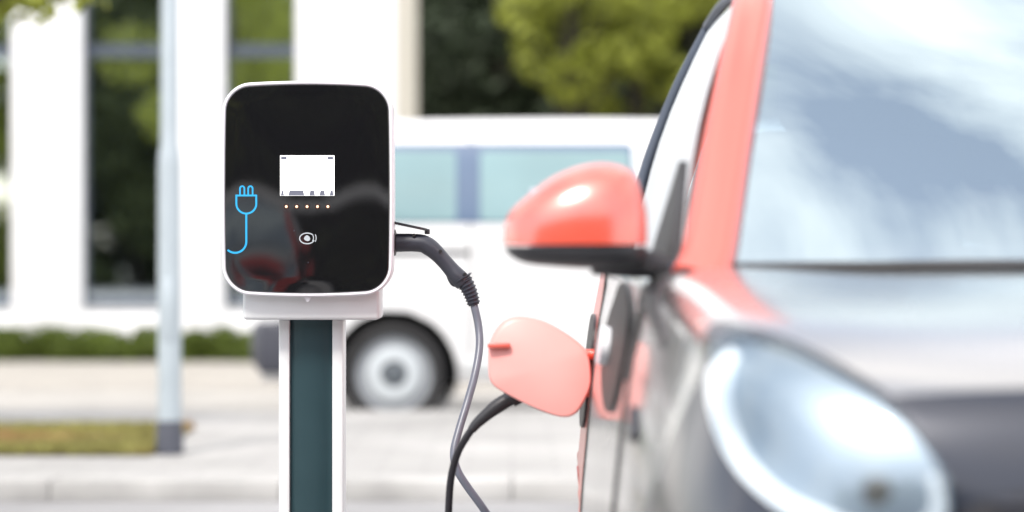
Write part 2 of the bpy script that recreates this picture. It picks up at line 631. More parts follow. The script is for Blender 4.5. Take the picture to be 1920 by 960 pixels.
# near tree at the left: only a hanging branch shows
tl = [((2.02, 0.0, 2.33), 0.26), ((2.28, 0.1, 2.29), 0.2), ((2.45, -0.1, 2.31), 0.17), ((2.2, 0.3, 2.38), 0.24), ((2.58, 0.05, 2.33), 0.15), ((2.35, 0.0, 2.36), 0.22), ((1.7, -0.2, 2.5), 0.28), ((1.4, 0, 2.7), .3)]
tree((-4.75, 12.3, KB), 6.0, 1.7, 4.3, LG, 'leafy tree left of the lamp post, only its lowest branch hanging into view', n=22, per=900, leaf=0.06,
     trunk_r=0.12, extra=tl)

# clipped hedge in front of the building
hd = thing('hedge', 'low clipped green hedge along the foot of the white building', 'hedge', (-8, 24.3, 0))
hc, hr = [], []
for i in range(460):
    hc.append((rng.uniform(-3, 7.2), rng.uniform(-0.15, 0.3), rng.uniform(0.05, 0.26)))
    hr.append(rng.uniform(0.12, 0.17))
leaves_mesh('foliage', hc, hr, 9000, 0.035, leaf_mat('hedge_leaf', (0.12, 0.165, 0.026), tr=0.35), hd)
for i in range(14):
    x = -2.8 + 9.8 * i / 13
    add('stem', *tubevf([(x, 0.1, 0), (x + rng.normal(0, .03), 0.1, 0.15), (x + rng.normal(0, .06), 0.1 + rng.normal(0, .05), 0.28)], [0.012, 0.009, 0.004], 6), M['bark'], hd)

# ------------------------------------------------------------------ white building
BY = 26.0
sc_ = BY / F
def bx(px): return (px - 960) * sc_
M['render_white'] = mat('white_wall_render', (0.80, 0.805, 0.82), rough=0.8, vary=0.03, nscale=1.5, bump=0.05, bscale=50)
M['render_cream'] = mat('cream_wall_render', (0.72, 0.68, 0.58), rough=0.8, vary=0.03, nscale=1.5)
M['frame_dark'] = mat('dark_window_frame', (0.06, 0.075, 0.105), rough=0.45, vary=0.08)
M['win_glass'] = glass_mat('reflective_window_glass', (0.45, 0.50, 0.55), 0.72, 0.0)
M['room'] = mat('room_interior', (0.24, 0.25, 0.27), rough=0.9, vary=0.3, nscale=1.0)
BX1 = bx(740)
BT = 8.2
building = thing('office_building', 'white modern building with tall dark windows between broad white pillars', 'building', (BX1, BY, 0))
def L(px): return bx(px) - BX1
edges = [(-470, -340), (-210, -120), (22, 150), (306, 418)]        # pillars in picture columns
wall = MB()
wall.box((L(556), 0, 0), (0, 5.4, BT), 0.01)
wall.box((L(-470), 5.0, 0), (L(556) - .002, 5.4, BT - .002))          # rear wall
wall.box((L(-470), 0.03, 0), (L(556) - .002, 0.5, 0.487), 0.01)      # plinth under the windows
wall.box((L(-470), 0.03, 7.2), (L(556) - .002, 0.5, BT - .003), 0.01)
wall.box((L(-470), 0.5, BT - .2), (L(556) - .002, 5.0, BT - .004))    # flat roof slab
wall.build('wall', M['render_white'], building)
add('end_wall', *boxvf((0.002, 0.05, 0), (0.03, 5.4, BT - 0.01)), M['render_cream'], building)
for a, b in edges:
    add('pillar', *boxvf((L(a), 0, 0), (L(b), 0.55, BT - .001), 0.012), M['render_white'], building)
add('floor_slab', *boxvf((L(-470), .55, 0.0), (L(556) - .004, 4.98, .45)), M['room'], building)
add('back_room', *boxvf((L(-470), 3.6, 0.45), (L(556) - .004, 3.7, BT - .21)), M['room'], building)
for a, b in [(-340, -210), (-120, 22), (150, 306), (418, 556)]:
    x0, x1 = L(a) + .003, L(b) - .003
    fr = MB()
    w = 0.06
    y0, y1 = 0.24, 0.31
    z0, z1 = 0.49, 7.19
    fr.box((x0, y0, z0), (x0 + w * .6, y1, z1))
    fr.box((x1 - w * .6, y0, z0), (x1, y1, z1))
    for z, t in ((z0, .10), (3.22, .14), (5.6, .12), (z1 - .06, .06)):
        fr.box((x0 + w * .6 + .001, y0 + .002, z), (x1 - w * .6 - .001, y1 - .002, z + t))
    wd = fr.build('window', M['frame_dark'], building)
    add('pane', *boxvf((x0 + .03, .272, z0 + .03), (x1 - .03, .278, z1 - .03)), M['win_glass'], wd)
    add('sill', *boxvf((x0, .0, .4875), (x1, .235, .505), .004), M['grey_white'], wd)

# pale block added behind the glass, imitating a street reflection low in the window
ip = MB()
ip.box((L(165), 1.2, 0.451), (L(215), 1.55, 0.95), .06)
ip.build('cabinet', mat('pale_cabinet', (0.7, 0.72, 0.72), rough=0.6), None).location = (BX1, BY, 0)
tag(bpy.data.objects['cabinet'], 'pale cabinet standing inside behind the window left of the lamp post', 'cabinet')

# ------------------------------------------------------------------ lamp post
LPY = 11.75
lp = thing('lamp_post', 'pale blue grey steel lamp post with a dark foot on the raised island', 'lamp post', (P(318, 840, LPY).x, LPY, KB))
M['galv'] = mat('pale_galvanised_steel', (0.40, 0.455, 0.49), rough=0.5, metal=0.25, vary=0.06, nscale=4)
add('pole', *lathe([(0, .02), (.058, .02), (.055, 1.40), (.052, 1.46), (.044, 1.50), (.040, 5.2), (0, 5.2)], (0, 0, 0), 'z', 28), M['galv'], lp)
add('foot', *lathe([(0, 0), (.068, 0), (.066, .13), (.0585, .15), (.0585, .16), (0, .16)], (0, 0, 0), 'z', 28), mat('dark_foot_sleeve', (.06, .065, .085), rough=.6), lp)
add('access_door', *boxvf((-.03, -.060, .55), (.03, -.05, .85), .006), M['galv'], lp)
arm = crom([(0, 0, 5.15), (0.1, -.15, 5.45), (.15, -.7, 5.6), (.15, -1.2, 5.62)], 6)
add('arm', *tubevf(arm, .03, 12), M['galv'], lp)
add('lantern', *boxvf((.03, -1.75, 5.56), (.27, -1.15, 5.68), .04, 3), M['grey_white'], lp)

# ------------------------------------------------------------------ body helpers for vehicles
class Body:
    """closed vehicle body lofted from half sections along its length, mirrored"""
    def __init__(s, stations, nu, nv, keys):
        # stations: list of (pos, [(half width, z) ...]) -> dense grid
        rows = crom([sum(([p[0], p[1]] for p in sec), []) for _, sec in stations], nu)
        pos = crom([[q] for q, _ in stations], nu)[:, 0]
        s.grid = []
        for r, y in zip(rows, pos):
            sec = crom(r.reshape(-1, 2), nv)
            s.grid.append([(max(q[0], 0.0), y, q[1]) for q in sec])
        s.nu, s.nv = nu, nv


def bvh_of(v, f):
    return BVHTree.FromPolygons([tuple(p) for p in v], [tuple(q) for q in f])


def patch(bvh, outline, direction, lift=0.004, thick=0.006, rings=6, back=6.0, to3=None):
    """closed outline (3D points before the surface) pressed on the body along a direction -> thin shell"""
    d = Vector(direction).normalized()
    pts = [Vector(p) for p in outline]
    c = sum(pts, Vector()) / len(pts)
    n = len(pts)
    v, f = [], []
    def hit(p, h):
        loc, nor, _, _ = bvh.ray_cast(p - d * back, d, back * 3)
        if loc is None:
            loc, nor, _, _ = bvh.find_nearest(p)
        if nor.dot(d) > 0:
            nor = -nor
        return loc + nor * h
    for p in pts:
        v.append(hit(p, lift - thick))
    for k in range(rings):
        t = 1 - k / rings
        for p in pts:
            v.append(hit(c + (p - c) * t * (1.0 if k else 0.995), lift))
    v.append(hit(c, lift))
    for i in range(rings):
        for j in range(n):
            f.append((i * n + j, i * n + (j + 1) % n, (i + 1) * n + (j + 1) % n, (i + 1) * n + j))
    for j in range(n):
        f.append((rings * n + j, rings * n + (j + 1) % n, (rings + 1) * n))
    return v, f


def strip(bvh, path, width, direction, lift=0.004, thick=0.004, back=6.0, across=None):
    d = Vector(direction).normalized()
    pts = [Vector(p) for p in path]
    v, f = [], []
    def hit(p, h):
        loc, nor, _, _ = bvh.ray_cast(p - d * back, d, back * 3)
        if loc is None:
            loc, nor, _, _ = bvh.find_nearest(p)
        if nor.dot(d) > 0:
            nor = -nor
        return loc + nor * h
    k = len(pts)
    wid = width if hasattr(width, '__len__') else [width] * k
    for i in range(k):
        t = (pts[min(i + 1, k - 1)] - pts[max(i - 1, 0)]).normalized()
        s = t.cross(d).normalized() * wid[i] / 2
        v += [hit(pts[i] - s, -thick), hit(pts[i] - s, lift), hit(pts[i], lift * 1.3), hit(pts[i] + s, lift), hit(pts[i] + s, -thick)]
    for i in range(k - 1):
        for j in range(4):
            f.append((i * 5 + j, i * 5 + j + 1, (i + 1) * 5 + j + 1, (i + 1) * 5 + j))
    return v, f


def rounded(pts, n=5):
    return crom(pts, n, closed=True)


def rrect(x0, x1, z0, z1, r, n=6):
    out = []
    for cx, cz, a0 in ((x1 - r, z1 - r, 0), (x0 + r, z1 - r, pi / 2), (x0 + r, z0 + r, pi), (x1 - r, z0 + r, 1.5 * pi)):
        for i in range(n + 1):
            a = a0 + pi / 2 * i / n
            out.append((cx + r * cos(a), cz + r * sin(a)))
    # edge points between corners so that the shell follows curved bodies
    res = []
    for i, p in enumerate(out):
        q = out[(i + 1) % len(out)]
        res.append(p)
        dist = math.hypot(q[0] - p[0], q[1] - p[1])
        if dist > 0.15:
            m_ = int(dist / 0.08)
            for k in range(1, m_):
                res.append((p[0] + (q[0] - p[0]) * k / m_, p[1] + (q[1] - p[1]) * k / m_))
    return res


def wheel(parent, centre, side, axis, R_, rim_r, w, cover, hubdark, ring):
    """side: +1/-1 outward along the axis"""
    s = side
    ty = lathe([(rim_r * .96, -w * .42 * s), (R_ * .90, -w * .5 * s), (R_ * .985, -w * .40 * s), (R_, -w * .2 * s), (R_, w * .2 * s),
                (R_ * .985, w * .40 * s), (R_ * .90, w * .5 * s), (rim_r * 1.02, w * .46 * s), (rim_r * .96, w * .40 * s)], centre, axis, 48, (False, False))
    wh = add('wheel', *lathe([(0, -w * .3 * s), (rim_r * .97, -w * .35 * s), (rim_r * .97, w * .38 * s), (rim_r * .90, w * .30 * s), (rim_r * .72, w * .28 * s),
                              (rim_r * .66, w * .37 * s), (rim_r * .33, w * .40 * s), (rim_r * .29, w * .34 * s), (0, w * .34 * s)], centre, axis, 48), cover, parent)
    add('tyre', ty[0], ty[1], M['tyre'], wh)
    add('hub_cap', *lathe([(0, w * .345 * s), (rim_r * .28, w * .345 * s), (rim_r * .27, w * .40 * s), (rim_r * .15, w * .44 * s), (0, w * .445 * s)], centre, axis, 32), hubdark, wh)
    add('cover_ring', *lathe([(rim_r * .68, w * .36 * s), (rim_r * .68, w * .392 * s), (rim_r * .64, w * .402 * s), (rim_r * .34, w * .412 * s), (rim_r * .32, w * .36 * s)], centre, axis, 48, (False, False)), ring, wh)
    return wh


def loft_rows(stations, nu, nv):
    rows = crom([sum(([p[0], p[1]] for p in sec), []) for _, sec in stations], nu)
    pos = crom([[q] for q, _ in stations], nu)[:, 0]
    grid = []
    for r, y in zip(rows, pos):
        sec = crom(r.reshape(-1, 2), nv)
        grid.append([(max(q[0], 0.0), y, q[1]) for q in sec])
    return grid


def vehicle_faces(grid, arches, to3):
    """both halves; returns points, list of (face, u, v, sign); faces inside wheel arches are cut out"""
    nu, nv = len(grid), len(grid[0])
    pts, fs = [], []
    for s in (-1, 1):
        k = len(pts)
        pts += [[s * p[0], p[1], p[2]] for row in grid for p in row]
        def inside(i):
            w, y, z = pts[i]
            return any(abs(w) > .45 and (y - a) ** 2 + (z - b) ** 2 < r * r for a, b, r in arches)
        keep = []
        for i in range(nu - 1):
            for j in range(nv - 1):
                q = (k + i * nv + j, k + i * nv + j + 1, k + (i + 1) * nv + j + 1, k + (i + 1) * nv + j)
                if all(inside(n) for n in q):
                    continue
                keep.append((q, i, j, s))
        moved = set()
        for q, *_ in keep:
            for n in q:
                if n not in moved and inside(n):
                    moved.add(n)
                    for a, b, r in arches:
                        dy, dz = pts[n][1] - a, pts[n][2] - b
                        d = math.hypot(dy, dz)
                        if d < r:
                            pts[n][1], pts[n][2] = a + dy * r / d, b + dz * r / d
        fs += keep
    return [to3(p) for p in pts], fs


def sub_mesh(name, pts, faces, m, parent):
    used = sorted({i for f in faces for i in f})
    ix = {o: n for n, o in enumerate(used)}
    v = [pts[i] for i in used]
    bm = bmesh.new()
    bv = [bm.verts.new(p) for p in v]
    for f in faces:
        try:
            bm.faces.new([bv[ix[i]] for i in f])
        except ValueError:
            pass
    bmesh.ops.remove_doubles(bm, verts=bm.verts, dist=1e-5)
    bmesh.ops.recalc_face_normals(bm, faces=bm.faces)
    me = bpy.data.meshes.new(name)
    bm.to_mesh(me)
    bm.free()
    me.shade_smooth()
    me.set_sharp_from_angle(angle=R(50))
    me.materials.append(m)
    o = bpy.data.objects.new(name, me)
    col.objects.link(o)
    o.parent = parent
    return o


def arch_liner(a, b, r, wout, win, s, to3):
    v, f = [], []
    n = 26
    for w in (wout, win):
        for i in range(n + 1):
            t = R(-20) + R(220) * i / n
            v.append(to3((s * w, a + r * cos(t), b + r * sin(t))))
    for i in range(n):
        f.append((i, i + 1, n + 2 + i, n + 1 + i))
    f.append(tuple(range(n + 1, 2 * n + 2)))
    return v, f


# ------------------------------------------------------------------ white van, rear at the left
VX, VY = -1.60, 15.95
van = thing('parked_van', 'white van with blue tinted side windows parked behind the charger', 'van', (VX, VY, 0))
M['van_white'] = mat('white_van_paint', (0.70, 0.705, 0.715), rough=0.3, coat=0.8, vary=0.015)
M['van_glass'] = glass_mat('blue_tinted_van_glass', (0.42, 0.66, 0.74), 0.26, 0.0)
M['van_pane'] = mat('pale_blue_window_film', (0.20, 0.315, 0.335), rough=0.12, coat=0.6, vary=0.12, nscale=1.2)
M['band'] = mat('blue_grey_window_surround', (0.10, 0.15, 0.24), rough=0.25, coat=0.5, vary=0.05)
M['van_ring'] = mat('pale_wheel_cover', (0.50, 0.54, 0.57), rough=0.4, metal=0.1, vary=0.05, nscale=8)
M['van_rim'] = mat('silver_wheel_cover', (0.30, 0.32, 0.345), rough=0.4, metal=0.2, vary=0.05, nscale=8)
M['hub_dark'] = mat('grey_hub_cap', (0.085, 0.10, 0.115), rough=0.5, vary=0.05)
M['bumper_grey'] = mat('grey_bumper_plastic', (0.05, 0.053, 0.07), rough=0.55, vary=0.1)
def vsec(k, zt, zs=None, wb=.95, zb=.27):
    zs = zs or zt - .10
    return [(0, zb), (.80 * k, zb), (.92 * k, zb + .06), (wb * k, .62), (.945 * k, min(1.20, zs - .14)), (.885 * k, max(min(1.62, zs - .07), zs - .33)), (.80 * k, zs), (.64 * k, zt - .012), (0, zt)]
VD = .03
vst = [(0.02, [(p[0] * .05, .9 + (p[1] - .9) * .05) for p in vsec(1, 1.90 - VD)]), (0.02, [(p[0] * .5, .9 + (p[1] - .9) * .5) for p in vsec(1, 1.90 - VD)]),
       (0.03, [(p[0] * .93, .95 + (p[1] - .95) * .96) for p in vsec(1, 1.92 - VD)]), (.10, vsec(.97, 1.945 - VD)), (.4, vsec(.99, 1.955 - VD)), (1.2, vsec(1, 1.965 - VD)), (2.2, vsec(1, 1.97 - VD)),
       (3.1, vsec(1, 1.95 - VD)), (3.55, vsec(.99, 1.86)), (4.0, vsec(.97, 1.52)), (4.35, vsec(.95, 1.20)), (4.65, vsec(.92, 1.08)), (4.85, vsec(.86, .92)),
       (4.90, [(p[0] * .6, .6 + (p[1] - .6) * .7) for p in vsec(.8, .88)]), (4.91, [(p[0] * .02, .6 + (p[1] - .6) * .02) for p in vsec(.8, .88)])]
vto = lambda p: (p[1], p[0], p[2])
ARV = [(0.865, .33, .395), (3.90, .33, .385)]
vg = loft_rows(vst, 7, 6)
vp, vf = vehicle_faces(vg, ARV, vto)
vb = bvh_of(vp, [q for q, *_ in vf])
sub_mesh('body', vp, [q for q, *_ in vf], M['van_white'], van)
for s in (-1, 1):
    dirn = (0, -s, 0)
    o3 = lambda o2: [(p[0], s * 1.5, p[1]) for p in o2]
    for a, b, r in ARV:
        add('wheel_arch', *arch_liner(a, b, r * 1.002, .945, .55, s, vto), M['liner'], van)
        w = wheel(van, (a, s * .80, .325), s, 'y', .325, .25, .24, M['van_rim'], M['hub_dark'], M['van_ring'])
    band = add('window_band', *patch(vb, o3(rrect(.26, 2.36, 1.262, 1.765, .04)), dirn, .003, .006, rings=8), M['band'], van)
    for x0, x1 in ((.29, 1.255), (1.40, 2.335)):
        add('window', *patch(vb, o3(rrect(x0, x1, 1.275, 1.715, .03)), dirn, .009, .005), M['van_pane'], band)  # surround left showing above the panes imitates the frame's shadow
    out = rounded([(2.72, 1.28), (3.80, 1.28), (3.72, 1.36), (3.35, 1.72), (2.74, 1.755), (2.72, 1.5)], 6)
    add('window', *patch(vb, o3(out), dirn, .006, .006), M['van_pane'], van)
    for pth in ([(1.34, .36), (1.34, 1.27)], [(2.52, .36), (2.53, 1.0), (2.53, 1.80)], [(1.34, 1.27), (1.34, 1.80)], [(3.52, .80), (3.55, 1.20)]):
        pp = crom(pth, 8)
        add('door_seam', *strip(vb, o3(pp), .012, dirn, .002), M['liner'], van)
    add('slide_rail', *strip(vb, o3(crom([(.45, 1.08), (1.34, 1.08)], 8)), .03, dirn, .006), M['black_plastic'], van)
    add('sill_trim', *strip(vb, o3(crom([(1.30, .38), (3.45, .38)], 12)), .07, dirn, .012), M['grey_white'], van)
    for x in (2.34, 2.70):
        add('door_handle', *strip(vb, o3(crom([(x, 1.12), (x + .17, 1.12)], 5)), .035, dirn, .03), M['black_plastic'], van)
    add('tail_light', *patch(vb, o3(rrect(.05, .20, .95, 1.62, .04)), dirn, .012, .014), M['red_lens'], van)
    add('headlight', *patch(vb, o3(rounded([(4.4, .78), (4.78, .70), (4.82, .84), (4.6, 1.02), (4.42, .96)], 5)), dirn, .012, .014), M['lamp_clear'], van)
    add('wing_mirror', *boxvf((3.62, s * 1.0, 1.20), (3.74, s * 1.18, 1.42), .035, 3), M['black_plastic'], van)
# bumpers
for name, x0, x1, z0, z1 in (('rear_bumper', -.07, .44, .33, .66), ('front_bumper', 4.50, 4.98, .26, .60)):
    rg = []
    rear = x0 < 1
    for i in range(25):
        t = -1 + 2 * i / 24
        w = .955 * t
        edge = abs(t) ** 6
        if rear:
            xo, xi = x0 + edge * .17, x0 + .16 + edge * (x1 - x0 - .18)
        else:
            xo, xi = x1 - edge * .17, x1 - .16 - edge * (x1 - x0 - .18)
        sg = 1 if rear else -1
        rg.append([(xi, w, z0 + .02), (xo + sg * .05, w, z0), (xo + sg * .008, w, z0 + .07), (xo, w, (z0 + z1) / 2), (xo + sg * .008, w, z1 - .05), (xo + sg * .06, w, z1), (xi, w, z1 - .005)])
    bv_, bf_ = ringsvf(rg, caps=(True, True))
    # wrap-round ends down the flanks
    mbp = MB().put((bv_, bf_))
    for s in (-1, 1):
        mbp.box((x0 + .10 if rear else x0, s * .90, z0), (x1 if rear else x1 - .10, s * .972, z1 - .01), .025, 3)
    mbp.build(name, M['bumper_grey'] if 'bumper_grey' in M else M['black_plastic'], van)
fb = lambda o2, y: [(y, p[0], p[1]) for p in o2]
add('windscreen', *patch(vb, [(4.6, p[0], p[1]) for p in rrect(-.70, .70, 1.25, 1.80, .08)], (-1, 0, 0), .006, .008), M['van_glass'], van)
add('rear_window', *patch(vb, [(-1, p[0], p[1]) for p in rrect(-.68, .68, 1.22, 1.75, .08)], (1, 0, 0), .006, .008), M['van_glass'], van)
add('plate', *patch(vb, [(-1, p[0], p[1]) for p in rrect(-.26, .26, .80, .91, .01)], (1, 0, 0), .008, .010), M['grey_white'], van)
add('grille', *patch(vb, [(6, p[0], p[1]) for p in rrect(-.5, .5, .62, .80, .04)], (-1, 0, 0), .008, .010), M['black_plastic'], van)

# ------------------------------------------------------------------ small two-seat electric car, nose to the viewer
CX, CY = 0.977, 2.80
car = thing('parked_car', 'small silver and orange electric car with its charging flap open, nose to the viewer', 'car', (CX, CY, 0))
M['dusty_glass'] = mat('dusty_pale_side_glass', (0.66, 0.70, 0.72), rough=0.65, spec=0.1, vary=0.05, alpha=0.85)  # sky reflection put into a pale, nearly opaque glass colour
def csec(W, Ws, zs, zt, zb=.22):
    return [(0, zb), (.55 * W, zb), (.93 * W, zb + .02), (.985 * W, zb + .13), (W, .50), (.985 * W, .69), ((W * .55 + Ws * .45), zs - .10), (Ws, zs), (.55 * Ws, zt - .006), (0, zt)]
nose = csec(.66, .50, .80, .86, .26)
cst = [(-.035, [(p[0] * .02, .58 + (p[1] - .58) * .02) for p in nose]), (-.03, [(p[0] * .5, .58 + (p[1] - .58) * .55) for p in nose]),
       (-.005, [(p[0] * .9, .58 + (p[1] - .58) * .93) for p in nose]), (.04, csec(.70, .555, .865, .905, .25)),
       (.13, csec(.755, .625, .925, .945, .23)), (.30, csec(.80, .675, .972, .985)), (.60, csec(.825, .705, 1.012, 1.022)), (.92, csec(.828, .725, 1.036, 1.046)),
       (1.25, csec(.832, .742, 1.05, 1.03)), (1.60, csec(.838, .742, 1.06, 1.03)), (1.98, csec(.842, .74, 1.075, 1.04)), (2.30, csec(.845, .735, 1.09, 1.06)), (2.52, csec(.80, .70, 1.09, 1.07)),
       (2.64, csec(.72, .62, 1.03, 1.04)), (2.68, [(p[0] * .55, .62 + (p[1] - .62) * .6) for p in csec(.72, .62, 1.03, 1.04)]), (2.69, [(p[0] * .02, .62 + (p[1] - .62) * .02) for p in csec(.72, .62, 1.03, 1.04)])]
NV = 6
cg = loft_rows(cst, 8, NV)
ARC = [(.44, .30, .345), (2.29, .30, .345)]
cto = lambda p: tuple(p)
cp, cf = vehicle_faces(cg, ARC, cto)
cb = bvh_of(cp, [q for q, *_ in cf])
reg = {}
for q, i, j, s in cf:
    y = sum(cp[n][1] for n in q) / 4
    v = j / NV
    if v < 2.6: k = ('underbody', 0)
    elif v >= 7 and y < .92: k = ('bonnet', 0)
    elif v >= 7 and y < 1.98: k = ('cabin_tray', 0)
    elif y < .97: k = ('fender', s)
    elif y < 1.975: k = ('door', s)
    else: k = ('rear_quarter', 0)
    reg.setdefault(k, []).append(q)
M['handle_black'] = mat('gloss_black_handle', (0.010, 0.010, 0.012), rough=0.45, vary=0.1)  # colour of the charger reflection painted on the doors
cm = {'underbody': 'black_plastic', 'front_bumper': 'silver', 'bonnet': 'silver', 'cabin_tray': 'interior', 'fender': 'silver', 'door': 'silver', 'rear_quarter': 'orange'}
part = {}
def bisected(o, co, no, keep_front):
    bm = bmesh.new()
    bm.from_mesh(o.data)
    bmesh.ops.bisect_plane(bm, geom=bm.verts[:] + bm.edges[:] + bm.faces[:], plane_co=co, plane_no=no, clear_outer=keep_front, clear_inner=not keep_front)
    bm.to_mesh(o.data)
    bm.free()


FEN = (Vector((0, .90, 0)), Vector((0, 1, .65)).normalized())
fr_bm = bmesh.new()
for s in (-1, 1):
    BON = (Vector((0, .640, 0)), Vector((0, 1, .65)).normalized())
    side = [q for q in reg[('bonnet', 0)] if sum(cp[n][0] for n in q) * s > 0]
    for nm, qs_, (co, no) in (('bonnet', side, BON), ('fender', reg[('fender', s)], FEN)):
        back = sub_mesh(nm, cp, qs_, M['silver'], car)
        bisected(back, co, no, False)
        part[(nm, s)] = back
        front = sub_mesh('front_panel', cp, qs_, M['graphite'], car)
        bisected(front, co, no, True)
        fr_bm.from_mesh(front.data)
        bpy.data.objects.remove(front)
# the two bonnet halves are one panel
bn_bm = bmesh.new()
for s in (-1, 1):
    bn_bm.from_mesh(part[('bonnet', s)].data)
bmesh.ops.remove_doubles(bn_bm, verts=bn_bm.verts, dist=1e-4)
bn_bm.to_mesh(part[('bonnet', -1)].data)
bpy.data.objects.remove(part.pop(('bonnet', 1)))
part[('bonnet', -1)].name = 'bonnet'
bmesh.ops.remove_doubles(fr_bm, verts=fr_bm.verts, dist=1e-4)
fm = bpy.data.meshes.new('front_panel')
fr_bm.to_mesh(fm)
fm.materials.append(M['graphite'])
fm.shade_smooth()
fpo = bpy.data.objects.new('front_panel', fm)
col.objects.link(fpo)
fpo.parent = car
for (nm, s), q in reg.items():
    if nm not in ('bonnet', 'fender'):
        part[(nm, s)] = sub_mesh(nm, cp, q, M[cm[nm]], car)
part[('rear_quarter', 0)]['label'] = 'orange red rear quarter'

for s in (-1, 1):
    sd = (-s, 0, 0)
    X = lambda pts: [(s * 2.0, p[0], p[1]) for p in pts]
    for a, b, r in ARC:
        add('wheel_arch', *arch_liner(a, b, r * 1.002, .80, .5, s, cto), M['liner'], car)
        wheel(car, (s * .735, a, .30), s, 'x', .30, .20, .185, M['alloy'], M['handle_plastic'], M['van_rim'])
    dr = part[('door', s)]
    add('door_seam', *(strip(cb, X(crom([(.972, .34), (.965, .6), (.955, .85), (.94, 1.02)], 6)), [.009] * 10 + list(np.linspace(.012, .05, 9)), sd, .003)), M['liner'], dr)
    add('door_seam', *(strip(cb, X(crom([(1.975, .34), (1.98, .7), (1.985, 1.03)], 6)), .009, sd, .002)), M['liner'], dr)
    hd_ = add('handle', *patch(cb, X(rounded([(1.06, .90), (1.10, .97), (1.22, 1.015), (1.42, 1.0), (1.60, .94), (1.60, .86), (1.40, .80), (1.18, .81)], 4)), sd, .006, .010), M['handle_black'], dr)  # dark patch stands in for the charger mirrored in the door
    add('lever', *patch(cb, X(rounded([(1.40, .90), (1.43, .93), (1.52, .93), (1.55, .90), (1.52, .87), (1.43, .87)], 4)), sd, .020, .018), M['white_shell'], hd_)  # white spot stands in for the mirrored charger screen
    add('sill_trim', *strip(cb, X(crom([(.80, .34), (1.93, .34)], 10)), .07, sd, .012), M['orange'], car)
    add('scuttle_trim', *strip(cb, X(crom([(.985, 1.02), (.86, 1.0), (.73, .972), (.58, .935)], 6)), list(np.linspace(.075, .008, 19)), sd, .004), M['black_plastic'], car)
    # windscreen pillar of the coloured safety cell
    pl = crom([(s * .690, .915, 1.022), (s * .672, .955, 1.065), (s * .630, 1.115, 1.235), (s * .588, 1.275, 1.395), (s * .553, 1.43, 1.515), (s * .535, 1.60, 1.555)], 6)
    pr = []
    for i, p in enumerate(pl):
        t = Vector(pl[min(i + 1, len(pl) - 1)]) - Vector(pl[max(i - 1, 0)])
        t.normalize()
        out = Vector((s, 0, 0))
        out = (out - t * out.dot(t)).normalized()
        up = t.cross(out).normalized()
        if up.z < 0: up = -up
        wd = .044 - .012 * i / (len(pl) - 1)
        hh = .026
        pr.append([Vector(p) + out * wd * (abs(cos(a)) ** .7) * math.copysign(1, cos(a)) + up * hh * (abs(sin(a)) ** .7) * math.copysign(1, sin(a)) for a in [2 * pi * k / 20 for k in range(20)]])
    add('windscreen_pillar', *ringsvf(pr), M['orange'], car)
    # side glass
    gq = []
    for i in range(9):
        t = i / 8
        row = []
        for j in range(9):
            u = j / 8
            yb, yt = .955 + 1.005 * u, 1.375 + .585 * u
            xb, xt = .748 - .008 * u - .036 * (1 - u) ** 3, .585 + .004 * u
            bow = .022 * sin(pi * t)
            row.append((s * (xb + (xt - xb) * t + bow), yb + (yt - yb) * t ** 1.05, 1.045 + .015 * u + (.46 - .01 * u) * t))
        gq.append(row)
    gv = [p for r in gq for p in r]
    gf = [(i * 9 + j, i * 9 + j + 1, (i + 1) * 9 + j + 1, (i + 1) * 9 + j) for i in range(8) for j in range(8)]
    add('side_window', gv, gf, M['dusty_glass'], car)
    add('window_corner_trim', *ringsvf([[(s * (.716 + d), .965, 1.04), (s * (.738 + d), 1.20, 1.05), (s * (.690 + d), 1.155, 1.215), (s * (.692 + d), 1.07, 1.15)] for d in (.0, .014)]), M['black_plastic'], car, smooth=False)
    # door frame behind the glass and roof rail
    fr = MB()
    fr.put(tubevf(crom([(s * .752, 1.985, 1.05), (s * .715, 1.99, 1.22), (s * .655, 1.985, 1.38), (s * .592, 1.96, 1.505)], 6), .012, 10))
    fr.put(tubevf(crom([(s * .592, 1.96, 1.512), (s * .585, 1.7, 1.527), (s * .575, 1.45, 1.52)], 6), .010, 10))
    fr.put(tubevf(crom([(s * .722, .96, 1.042), (s * .752, 1.4, 1.055), (s * .75, 1.98, 1.062)], 6), .010, 8))
    fr.build('door_frame', M['frame_dark'], car)
    # rear corner of the cell
    rc = []
    for i in range(7):
        t = i / 6
        zz = 1.05 + .47 * t
        xx = .745 - .155 * t + .02 * sin(pi * t)
        rc.append([(s * xx, 2.0 - .02 * t, zz), (s * xx, 2.2 - .02 * t, zz), (s * (xx - .03), 2.42 - .06 * t, zz), (s * (xx - .12), 2.50 - .10 * t, zz)])
    v_ = [p for r in rc for p in r]
    f_ = [(i * 4 + j, i * 4 + j + 1, (i + 1) * 4 + j + 1, (i + 1) * 4 + j) for i in range(6) for j in range(3)]
    add('rear_pillar', v_, f_, M['orange'], car)
    # wing mirror: shell lofted along its width, dark foot carrying it
    mk = [(.745, .03, .06, 1.065, 1.085), (.765, .055, .11, 1.058, 1.125), (.785, .085, .14, 1.055, 1.185), (.815, .10, .155, 1.053, 1.203), (.86, .105, .16, 1.052, 1.203), (.91, .10, .15, 1.055, 1.185),
          (.955, .085, .13, 1.060, 1.152), (.98, .055, .10, 1.072, 1.128), (.990, .012, .03, 1.088, 1.104)]
    mc = crom(mk, 5)
    top, low = [], []
